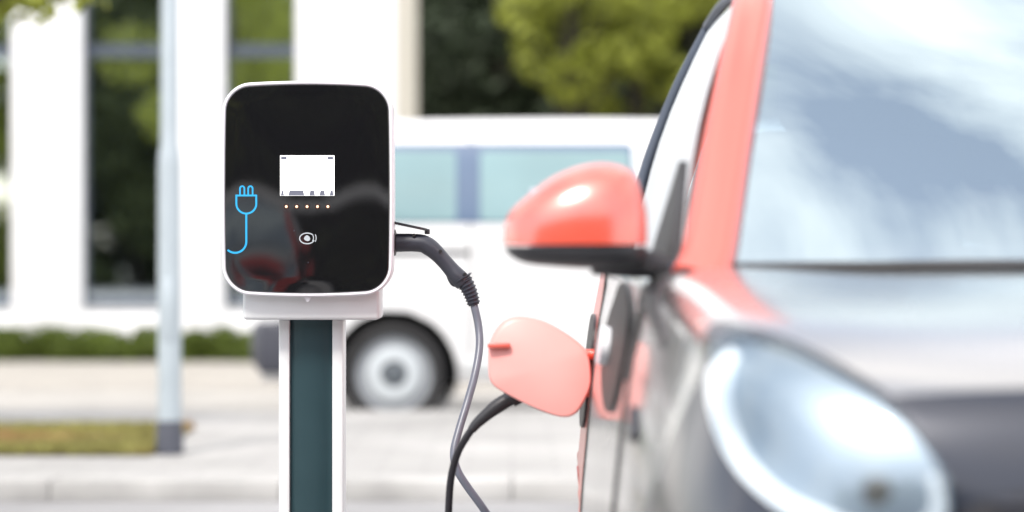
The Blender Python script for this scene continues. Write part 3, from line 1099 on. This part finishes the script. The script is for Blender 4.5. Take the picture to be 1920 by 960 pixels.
    for x, hy, _, z0, z1 in mc[6:]:
        yc = .985
        zsplit = 1.078
        hz = max((z1 - zsplit), .004)
        ring = []
        for k in range(20):
            a = pi * k / 19
            ring.append((s * x, yc - hy * (abs(cos(a)) ** .75) * math.copysign(1, cos(a)), zsplit + hz * sin(a) ** .7))
        top.append(ring)
        hz2 = zsplit - .003 - z0 + .012
        low.append([(s * x, yc - hy * .98 * (abs(cos(a)) ** .75) * math.copysign(1, cos(a)), zsplit - .003 - hz2 * sin(a) ** .6) for a in [pi * k / 19 for k in range(20)]])
    wm = add('wing_mirror', *ringsvf(low), M['black_plastic'], car)
    add('mirror_cap', *ringsvf(top), M['orange'], wm)
    foot = crom([(s * .85, .985, 1.058), (s * .79, .985, 1.050), (s * .755, .99, 1.046), (s * .725, .99, 1.04)], 5)
    add('mirror_foot', *tubevf(foot, list(np.linspace(.028, .018, len(foot))), 12), M['black_plastic'], wm)
    add('mirror_glass', *boxvf((s * .79, 1.095, 1.07), (s * .95, 1.10, 1.17), .004), M['chrome'], wm)
    # headlight
    Z = lambda pts: [(s * p[0], -1.0, p[1]) for p in pts]
    def h2(px, py):
        d = 2.93
        return (CX - (px - 960) * d / F, EYE - (py - 480) * d / F)
    ol = rounded([h2(*p) for p in ((1374, 720), (1376, 664), (1408, 646), (1490, 668), (1590, 722), (1680, 792), (1738, 870), (1755, 940), (1725, 1000), (1640, 1010), (1520, 985), (1425, 915), (1370, 820))], 4)
    cz = h2(1550, 840)
    big = [(cz[0] + (p[0] - cz[0]) * 1.13, cz[1] + (p[1] - cz[1]) * 1.13 + .004) for p in ol]
    hl = add('headlight', *patch(cb, Z(big), (0, 1, 0), .004, .010), M['graphite'], car)
    small = [(cz[0] + (p[0] - cz[0]) * .94, cz[1] + (p[1] - cz[1]) * .94) for p in ol]
    add('reflector', *patch(cb, Z(small), (0, 1, 0), .010, .006), M['chrome'], hl)
    drl = crom([h2(*p) for p in ((1400, 676), (1376, 715), (1376, 790), (1402, 868), (1460, 930), (1545, 966), (1630, 980), (1695, 970), (1722, 930), (1712, 875))], 5)
    nW = len(drl)
    add('running_light', *strip(cb, Z(drl), [.009 + .013 * min(1, i / 5, (nW - 1 - i) / 8) for i in range(nW)], (0, 1, 0), .013, .003), M['white_lamp'], hl)
    # projector
    pc = h2(1618, 905)
    loc, nor, _, _ = cb.ray_cast(Vector((s * pc[0], -1, pc[1])), Vector((0, 1, 0)))
    pv, pf = lathe([(0, .0), (.018, .0), (.018, .010), (.015, .012), (.010, .0135), (0, .014)], (0, 0, 0), 'z', 24)
    q = Vector((nor.x * .5, -1, nor.z * .5)).to_track_quat('Z', 'Y')
    add('projector', [loc + q @ p for p in pv], pf, mat('brown_grey_projector_lens', (0.20, 0.19, 0.18), rough=0.3, coat=0.5), hl)
    lens = patch(cb, Z(ol), (0, 1, 0), .017, .017, rings=7)
    add('lens', *lens, M['lamp_clear'], hl)
    # rear lamp
    add('tail_light', *patch(cb, [(p[0] * s, 4, p[1]) for p in rrect(.50, .68, .78, .98, .04)], (0, -1, 0), .012, .014), M['red_lens'], car)
    # fender slot and side indicator
    add('side_indicator', *strip(cb, X(crom([(.66, .80), (.70, .815), (.74, .835)], 4)), [.01] + [.022] * 7 + [.01], sd, .008), M['indicator'] if 'indicator' in M else M['handle_plastic'], part[('fender', s)])

# windscreen, roof, rear window
ws = []
for i in range(13):
    t = i / 12
    row = []
    for j in range(17):
        u = -1 + 2 * j / 16
        xw = .655 + (.535 - .655) * t
        yy = (.815 + .13 * u * u) + ((1.40 + .04 * u * u) - (.815 + .13 * u * u)) * t
        zz = 1.045 + (1.525 - 1.045) * t + .025 * sin(pi * t) * (1 - .3 * u * u)
        row.append((u * xw, yy, zz))
    ws.append(row)
v_ = [p for r in ws for p in r]
f_ = [(i * 17 + j, i * 17 + j + 1, (i + 1) * 17 + j + 1, (i + 1) * 17 + j) for i in range(12) for j in range(16)]
wsc = add('windscreen', v_, f_, M['windscreen'], car)
bs = crom([(-.66, .945, 1.044), (-.45, .868, 1.046), (0, .815, 1.047), (.45, .868, 1.046), (.66, .945, 1.044)], 8)
add('cowl_trim', *tubevf(bs, .010, 10, flat=.6), M['black_plastic'], car)
rf = []
for i in range(9):
    t = i / 8
    row = []
    for j in range(15):
        u = -1 + 2 * j / 14
        row.append((u * (.565 - .03 * t), 1.41 + 1.0 * t + .03 * u * u * (1 - t), 1.555 - .03 * abs(u) ** 4 - .07 * t * t - .02 * (1 - t) ** 6))
    rf.append(row)
v_ = [p for r in rf for p in r]
f_ = [(i * 15 + j, i * 15 + j + 1, (i + 1) * 15 + j + 1, (i + 1) * 15 + j) for i in range(8) for j in range(14)]
add('roof', v_, f_, M['black_plastic'], car)
rw = []
for i in range(7):
    t = i / 6
    rw.append([(u * (.63 - .12 * t), 2.50 - .08 * t - .03 * u * u, 1.07 + .42 * t) for u in [-1 + 2 * j / 10 for j in range(11)]])
v_ = [p for r in rw for p in r]
f_ = [(i * 11 + j, i * 11 + j + 1, (i + 1) * 11 + j + 1, (i + 1) * 11 + j) for i in range(6) for j in range(10)]
add('rear_window', v_, f_, M['side_glass'], car)
# cabin
db = []
for i in range(13):
    u = -1 + 2 * i / 12
    x = u * .64
    y0 = .86 + .12 * u * u
    db.append([(x, y0, 1.02), (x, y0 + .05, 1.052), (x, y0 + .22, 1.066 + .02 * (1 - abs(u))), (x, y0 + .34, 1.055), (x, y0 + .40, 1.0), (x, y0 + .3, .98)])
add('dashboard', *ringsvf(db), mat('warm_grey_dash_top', (0.22, 0.15, 0.14), rough=0.7, vary=0.15), car)
for x in (-.33, .33):
    sb = MB().box((x - .22, 1.78, .98), (x + .22, 1.92, 1.30), .06, 4)
    se = sb.build('seat', M['seat'], car)
    add('headrest', *boxvf((x - .13, 1.83, 1.29), (x + .13, 1.93, 1.47), .045, 4), M['seat'], se)
sw = []
for k in range(36):
    a = 2 * pi * k / 36
    c = Vector((.33 + .17 * cos(a), 1.33 + .05 * sin(a), 1.10 + .16 * sin(a)))
    rd = Vector((cos(a), .3 * sin(a), .95 * sin(a))).normalized()
    ax = Vector((0, -.95, .3)).normalized()
    sw.append([c + (rd * cos(b) + ax * sin(b)) * .014 for b in [2 * pi * j / 10 for j in range(10)]])
sw.append(sw[0])
stw = add('steering_wheel', *ringsvf(sw, (False, False)), M['black_plastic'], car)
add('rear_mirror', *boxvf((-.11, 1.30, 1.405), (.11, 1.33, 1.46), .014, 3), M['black_plastic'], car)
# wipers at the base of the screen
for x0, x1 in ((-.50, .02), (.08, .58)):
    pth = crom([(x0, .83 + .12 * (x0 / .66) ** 2, 1.046), ((x0 + x1) / 2, .82 + .12 * ((x0 + x1) / 1.32) ** 2, 1.050), (x1, .835 + .1 * (x1 / .66) ** 2, 1.048)], 6)
    add('wiper', *tubevf(pth, .005, 8), M['black_plastic'], car)
# grille, lower intake, bonnet seam
FZ = lambda pts: [(p[0], -1.0, p[1]) for p in pts]
gr_ = add('grille', *patch(cb, FZ(rounded([(-.44, .775), (-.2, .80), (0, .805), (.2, .80), (.44, .775), (.45, .72), (.38, .64), (.2, .60), (0, .595), (-.2, .60), (-.38, .64), (-.45, .72)], 4)), (0, 1, 0), .008, .012), M['black_plastic'], car)
gb = MB()
for k in range(5):
    z = .635 + .034 * k
    gb.put(strip(cb, FZ(crom([(-.38 - .01 * k, z), (0, z + .006), (.38 + .01 * k, z)], 10)), .010, (0, 1, 0), .016))
gb.build('grille_bar', M['handle_plastic'], gr_)
add('lower_intake', *patch(cb, FZ(rrect(-.40, .40, .30, .42, .05)), (0, 1, 0), .006, .010), M['black_plastic'], car)
add('plate', *patch(cb, FZ(rrect(-.26, .26, .46, .565, .012)), (0, 1, 0), .016, .018), M['grey_white'], car)

# charging flap, open at right angles to the flank, and the socket behind it
FD = 4.83
def cl(px, py, d):
    return P(px, py, d) - Vector((CX, CY, 0))
fo = rounded([(916, 690), (917, 645), (938, 608), (968, 594), (1012, 600), (1050, 618), (1088, 645), (1104, 668), (1108, 715), (1098, 745), (1078, 774), (1050, 780), (1000, 763), (950, 738), (922, 718)], 4)
fl_rings = []
cc = (1012, 690)
for k, (sc2, dy) in enumerate(((.80, .004), (.90, .004), (.93, .008), (.985, .008), (1.0, .005), (1.0, -.003), (.97, -.008), (.90, -.010), (.5, -.017), (.1, -.019))):
    ring = []
    for p in fo:
        q = cl(cc[0] + (p[0] - cc[0]) * sc2, cc[1] + (p[1] - cc[1]) * sc2, FD)
        tilt = (q.z - .836) * .22
        ring.append(q + Vector((0, dy + tilt, 0)))
    fl_rings.append(ring)
flap = add('charging_flap', *ringsvf(fl_rings), M['coral'], car)
flap['label'] = 'open coral red charging flap'
a0, a1 = cl(914, 652, FD), cl(957, 642, FD)
add('latch', *boxvf((a0.x, a0.y - .022, a1.z - .011), (a1.x, a0.y + .0, a1.z), .004), M['orange'], flap)
hg = MB()
for py in (665, 735):
    b = cl(1095, py, FD)
    hg.put(tubevf([b + Vector((0, .01, 0)), b + Vector((.02, .01, 0)), b + Vector((.05, .05, 0))], .011, 10))
hg.build('hinge', M['orange'], flap)
add('charge_socket', *patch(cb, [(-2.0, p[0], p[1]) for p in rounded([(2.06, .74), (2.06, .90), (2.14, .94), (2.24, .92), (2.28, .82), (2.24, .74), (2.14, .71)], 5)], (1, 0, 0), .006, .010), M['black_plastic'], car)

# ------------------------------------------------------------------ charging station
SX, SY = (576 - 960) * FOCUS / F, FOCUS + .16
U = FOCUS / F
station = thing('charging_station', 'white wall box charger with black glass front and lit screen on a post', 'charger', (SX, SY, 0))
def lx(px): return (px - 576) * U
def lz(py): return EYE - (py - 480) * U
def outline(a, b, r, e, cz, n=10):
    pts = []
    for cx, czz, a0 in ((a - r, b - r, 0), (-a + r, b - r, pi / 2), (-a + r, -b + r, pi), (a - r, -b + r, 1.5 * pi)):
        for i in range(n + 1):
            t = a0 + pi / 2 * i / n
            pts.append((cx + r * cos(t), czz + r * sin(t)))
    full = []
    for i, p in enumerate(pts):
        q = pts[(i + 1) % len(pts)]
        d = math.hypot(p[0] - q[0], p[1] - q[1])
        m_ = max(1, int(d / .02))
        for k in range(m_):
            full.append((p[0] + (q[0] - p[0]) * k / m_, p[1] + (q[1] - p[1]) * k / m_))
    return [(x + math.copysign(e * .4 * (1 - (z / b) ** 2), x), z + math.copysign(e * (1 - (x / a) ** 2), z) + cz) for x, z in full]
HA, HB, HR, HE = .1905, .2350, .060, .0085
HC = lz(354)
def hring(dl, y, k=1.0):
    return [(p[0] * k, y, HC + (p[1] - HC) * k) for p in outline(HA - dl, HB - dl, HR - dl, HE, HC)]
add('housing', *ringsvf([hring(.0085, -.148), hring(.0085, -.158), hring(.0062, -.1605), hring(.0030, -.1605), hring(.0008, -.158), hring(0, -.152), hring(0, -.11),
                         hring(.0012, -.109), hring(.0012, -.106), hring(0, -.105), hring(.002, -.03), hring(.010, .02), hring(.020, .03)]), M['white_shell'], station)
def WARP(x, z, t):
    """the pressed glass front is not perfectly flat"""
    return .0030 * cos(pi * x / .135) * (z - HC) * min(1, (1 - t) * 9)


pr_ = [hring(.0090, -.150), hring(.0090, -.1595), hring(.0105, -.1610)]
for k in range(1, 25):
    t = 1 - k / 24.3
    pr_.append([(p[0] * t, -.1610 - .0008 * (1 - t * t) + WARP(p[0] * t, HC + (p[2] - HC) * t, t), HC + (p[2] - HC) * t) for p in hring(.0105, 0)])
fp = add('front_panel', *ringsvf(pr_), M['gloss_black'], station)
def py_(x, z):
    t = max(abs(x) / (HA - .01), abs(z - HC) / (HB - .01))
    return -.1610 - .0008 * (1 - min(t, 1) ** 2) + WARP(x, z, min(t, 1)) - .0001
def ribbon(mb, pts, w, lift=.0009, closed=False):
    pts = [(lx(p[0]), lz(p[1])) for p in pts]
    n = len(pts)
    v, f = [], []
    for i in range(n):
        if closed:
            a, b = pts[(i - 1) % n], pts[(i + 1) % n]
        else:
            a, b = pts[max(i - 1, 0)], pts[min(i + 1, n - 1)]
        tx, tz = b[0] - a[0], b[1] - a[1]
        l = math.hypot(tx, tz) or 1
        nx_, nz_ = -tz / l * w * U / 2, tx / l * w * U / 2
        for s, h in ((-1, -.002), (-1, lift), (1, lift), (1, -.002)):
            x, z = pts[i][0] + s * nx_, pts[i][1] + s * nz_
            v.append((x, py_(x, z) - h, z))
    for i in range(n if closed else n - 1):
        j = (i + 1) % n
        for q in range(3):
            f.append((i * 4 + q, i * 4 + q + 1, j * 4 + q + 1, j * 4 + q))
    if not closed:
        f += [(0, 1, 2, 3), ((n - 1) * 4, (n - 1) * 4 + 1, (n - 1) * 4 + 2, (n - 1) * 4 + 3)]
    mb.put((v, f))
def arc(cx, cy, rx, ry, a0, a1, n=14):
    return [(cx + rx * cos(R(a0 + (a1 - a0) * i / n)), cy + ry * sin(R(a0 + (a1 - a0) * i / n))) for i in range(n + 1)]
mk = MB()
W_ = 3.0
ribbon(mk, [(450.2, 366), (450.2, 354)] + arc(454.3, 353.5, 4.1, 4.3, 180, 360, 10) + [(458.4, 354), (458.4, 366)], W_)
ribbon(mk, [(465.6, 366), (465.6, 354)] + arc(469.7, 353.5, 4.1, 4.3, 180, 360, 10) + [(473.8, 354), (473.8, 366)], W_)
ribbon(mk, [(441.5, 366.6), (451, 366.6), (462, 366.6), (473, 366.6), (482, 366.6)], 3.2, .0011)
ribbon(mk, [(443.3, 366), (443.3, 381)] + arc(462, 382, 18.7, 18.5, 180, 0, 18) + [(480.7, 381), (480.7, 366)], 3.4)
ribbon(mk, [(462, 400.5), (462, 420), (462, 452)] + arc(441, 453, 21, 21, 0, 132, 18), 3.6, .0012)
mk.build('plug_symbol', M['cyan'], fp)
# lit display
def slab(mb, x0, x1, y0, y1, h0=-.002, h1=.001):
    zc, xc = (lz(y0) + lz(y1)) / 2, (lx(x0) + lx(x1)) / 2
    y = py_(xc, zc)
    mb.box((lx(x0), y - h1, lz(y1)), (lx(x1), y - h0, lz(y0)))
d_ = MB()
slab(d_, 525.5, 627, 291.5, 367)
ds = d_.build('display', M['screen'], fp, smooth=False)
g_ = MB()
for x0, x1, y0, y1 in ((527, 538, 293.5, 299.5), (614, 625, 293.5, 299.5), (538, 614, 299.2, 300.6)):
    slab(g_, x0, x1, y0, y1, .0, .0016)
for x0, x1 in ((526.5, 533), (541, 571), (580, 591), (599, 610), (618, 626)):
    zt, zb = lz(357), lz(366.6)
    y = py_(lx((x0 + x1) / 2), zt)
    s_ = 2 * U
    g_.put(ringsvf([[(lx(x0) + s_, yy, zt), (lx(x1) - s_, yy, zt), (lx(x1), yy, zb), (lx(x0), yy, zb)] for yy in (y - .0016, y)]))
g_.build('screen_button', M['screen_grey'], ds, smooth=False)
for px in (537, 556.5, 576, 595.5, 615):
    x, z = lx(px), lz(387.5)
    y = py_(x, z)
    li = add('indicator_light', *lathe([(0, y + .001), (5.0 * U, y + .001), (5.0 * U, y - .0007), (3.6 * U, y - .0010), (0, y - .0010)], (x, 0, z), 'y', 20), M['led_ring'], fp)
    add('bulb', *lathe([(0, y), (2.5 * U, y), (2.5 * U, y - .0012), (1.6 * U, y - .0020), (0, y - .0022)], (x, 0, z), 'y', 16), M['led'], li)
# contactless payment symbol and two tiny marks
cs = MB()
ribbon(cs, arc(576, 447, 14, 10, 20, 325, 30), 2.0)
ribbon(cs, arc(584, 446, 4, 6.5, -62, 62, 8), 1.6)
ribbon(cs, arc(587.5, 446.5, 5.5, 9, -50, 50, 8), 1.6)
hand = [(570, 447), (572, 443), (575.5, 441), (578, 442), (580.5, 444), (582, 448), (580, 451.5), (576, 452), (572, 450.5)]
hp = [(lx(a), lz(b)) for a, b in hand]
y = py_(lx(576), lz(447))
cs.put(ringsvf([[(a, yy, b) for a, b in hp] for yy in (y + .002, y - .0010)]))
cs.build('contactless_symbol', M['pale_print'], fp)
dm = MB()
for px, py, r in ((551.5, 432.5, 1.5), (578, 492, 1.2)):
    x, z = lx(px), lz(py)
    y = py_(x, z)
    dm.put(lathe([(0, y + .001), (r * U, y + .001), (r * U, y - .0007), (0, y - .0009)], (x, 0, z), 'y', 10))
dm.build('sensor_dot', M['handle_plastic'], fp)
# bracket and post
U2 = 5.50 / F
add('bracket', *boxvf((-.1490, -.124, lz(604) + .004), (.1600, .045, HC), .008, 3), M['grey_white'], station)
add('tab', *ringsvf([[(-.009, yy, lz(557) + .002), (.009, yy, lz(557) + .002), (.002, yy, lz(566)), (-.002, yy, lz(566))] for yy in (-.150, -.140)]), M['white_shell'], station, smooth=False)
pz1 = lz(604) + .003
for s in (-1, 1):
    add('post_rail', *boxvf((s * .0488, -.062, 0.012), (s * .0735, .045, pz1), .0035, 2), M['grey_white'], station)
rg = []
for z in (0.012, pz1):
    ring = [(.0485 * t, -.047 - .010 * (1 - t * t), z) for t in [-1 + 2 * i / 14 for i in range(15)]] + [(.0485, .03, z), (-.0485, .03, z)]
    rg.append(ring)
add('post_cover', *ringsvf(rg), M['post_blue'], station, ang=30)
add('base_plate', *boxvf((-.12, -.11, 0), (.12, .09, .012), .003), M['grey_white'], station)
# socket collar with its raised lid, on the right flank
PD = 5.53
def sl(px, py, d=PD):
    return P(px, py, d) - Vector((SX, SY, 0))
k0 = sl(735, 455)
add('socket', *lathe([(0, HA - .02), (.030, HA - .02), (.030, HA + .004), (.024, HA + .006), (0, HA + .006)], (0, k0.y, k0.z), 'x', 32), M['black_plastic'], station)
l0, l1 = sl(738, 417.5), sl(801, 431)
ld = []
n_ = 10
for i in range(n_ + 1):
    t = i / n_
    c = l0.lerp(l1, t)
    hw = .030 * math.sqrt(max(0.05, 1 - (max(0, t - .55) / .47) ** 2)) if t > .55 else .030
    th = .0030
    ld.append([c + Vector((0, -hw, -th)), c + Vector((0, -hw, th)), c + Vector((0, hw, th)), c + Vector((0, hw, -th))])
lid = MB().put(ringsvf(ld))
lid.box(l1 + Vector((-.006, -.006, -.010)), l1 + Vector((.006, .006, .002)), .002)
lid.build('socket_lid', M['black_plastic'], station)

# ------------------------------------------------------------------ charging cable, one plug in the charger, the other in the car
cable = thing('charging_cable', 'charging cable with dark plugs hanging from the charger and looping to the car', 'cable', (SX + .45, SY - .3, 0))
CO = Vector(cable.location)
def kl(px, py, d): return P(px, py, d) - CO
# handle of the charger plug
hp_ = [(730, 455, 17.5), (745, 455, 17.5), (775, 455, 17), (793, 457, 17), (806, 464, 17), (819, 475, 15.5), (832, 489, 14.5), (846, 505, 15), (856, 517, 17), (866, 527, 17), (870, 531, 16)]
hs = crom([(a, b, r) for a, b, r in hp_], 5)
pt = [kl(a, b, PD) for a, b, _ in hs]
plug = add('plug', *tubevf(pt, [r * PD / F for *_, r in hs], 18), M['handle_plastic'], cable)
tr_ = MB()
tg = crom([(842, 508, 8), (848, 522, 9), (852, 531, 7), (862, 530, 7)], 5)
tr_.put(tubevf([kl(a, b, PD) for a, b, _ in tg], [r * PD / F for *_, r in tg], 12))
tr_.build('finger_stop', M['handle_plastic'], plug)
for px, py in ((826, 471), (872, 514), (776, 441)):
    sp = kl(px, py, PD - .017)
    add('screw_recess', *lathe([(0, .004), (3.2 * PD / F, .004), (3.2 * PD / F, -.004), (0, -.004)], sp, 'y', 12), M['liner'], plug)
# ribbed boot
b0, b1 = Vector((866, 520, 0)), Vector((889, 572, 0))
bp, br_ = [], []
for i in range(41):
    t = i / 40
    c = b0.lerp(b1, t)
    bp.append(kl(c.x + 3 * sin(pi * t), c.y, PD))
    base = 15.5 - 5.0 * t
    br_.append((base + (2.2 if (i % 5) in (1, 2) else 0) + (3 if i in (1, 2) else 0)) * PD / F)
add('boot', *tubevf(bp, br_, 18), M['handle_plastic'], plug)
# car plug
CD = 4.93
q0 = [(1128, 668, 15), (1080, 690, 16), (1020, 718, 17), (975, 738, 18), (958, 746, 18), (955, 748, 14), (935, 760, 13.5), (915, 775, 12), (895, 793, 10), (884, 806, 8.5)]
qs = crom(q0, 5)
cpl = add('plug', *tubevf([kl(a, b, CD) for a, b, _ in qs], [r * CD / F for *_, r in qs], 18), M['black_plastic'], cable)
cpl['label'] = 'black plug pushed into the car socket behind the flap'
cr_ = 7.4 * 5.5 / F
grey = [(888, 568, 5.53), (897, 610, 5.52), (899, 650, 5.50), (891, 700, 5.47), (876, 755, 5.43), (860, 808, 5.40), (851, 848, 5.38), (857, 880, 5.37), (876, 912, 5.37), (912, 962, 5.38), (960, 1040, 5.42), (1000, 1150, 5.5), (1020, 1270, 5.52)]
gp = [kl(*p) for p in grey] + [Vector((.10, .32, .03)), Vector((.12, .12, .010)), Vector((.07, -.10, .009)), Vector((-.02, -.25, .009))]
cg_ = add('cable', *tubevf(crom(gp, 8), cr_, 16), M['cable_grey'], cable)
cg_['label'] = 'blue grey run of cable below the charger plug'
blk = [(886, 803, 4.93), (873, 822, 4.94), (860, 845, 4.96), (850, 875, 4.98), (844, 910, 5.0), (841, 962, 5.02), (838, 1060, 5.05), (836, 1200, 5.08)]
bp2 = [kl(*p) for p in blk] + [Vector((-.16, -.28, .12)), Vector((-.10, -.30, .012)), Vector((-.02, -.25, .009))]
cb_ = add('cable', *tubevf(crom(bp2, 8), 7.0 * 5 / F, 16), M['cable_black'], cable)
cb_['label'] = 'black run of cable below the car plug'

# ------------------------------------------------------------------ dark red car parked behind the viewer, mirrored in the charger front
M['charcoal_paint'] = mat('charcoal_paint', (0.02, 0.02, 0.024), rough=0.3, coat=1.0, vary=0.04)
M['red_paint'] = mat('dark_red_paint', (0.65, 0.03, 0.025), rough=0.3, coat=1.0, vary=0.04)
other = copy_tree(car)
other.name = 'parked_car'
other['label'] = 'charcoal and dark red car parked behind the viewpoint, mirrored in the charger front'
other.location = (-2.62, -8.2, 0)
other.rotation_euler = (0, 0, pi)
swap = {M['silver']: M['charcoal_paint'], M['graphite']: M['red_paint'], M['orange']: M['red_paint'], M['coral']: M['red_paint']}
def reskin(o):
    for ch in o.children:
        for sl_ in ch.material_slots:
            if sl_.material in swap:
                new = swap[sl_.material]
                sl_.link = 'OBJECT'
                sl_.material = new
        if 'label' in ch: del ch['label']
        reskin(ch)
reskin(other)

M['pale_roof'] = mat('white_railing_paint', (0.85, 0.85, 0.85), rough=0.4, vary=0.04)

# unseen pale rail, added only to mirror a light line in the charger front
rl = thing('railing', 'pale tubular railing along the pavement behind the viewpoint', 'railing', (-1.7, -6.0, 0))
add('top_rail', *tubevf([(-2.6, 0, 1.44), (0, 0, 1.44), (2.2, 0, 1.44)], .044, 14), M['pale_roof'], rl)
for x in (-2.5, 2.1):
    add('post', *tubevf([(x, 0, 0), (x, 0, .7), (x, 0, 1.43)], .03, 12), M['pale_roof'], rl)
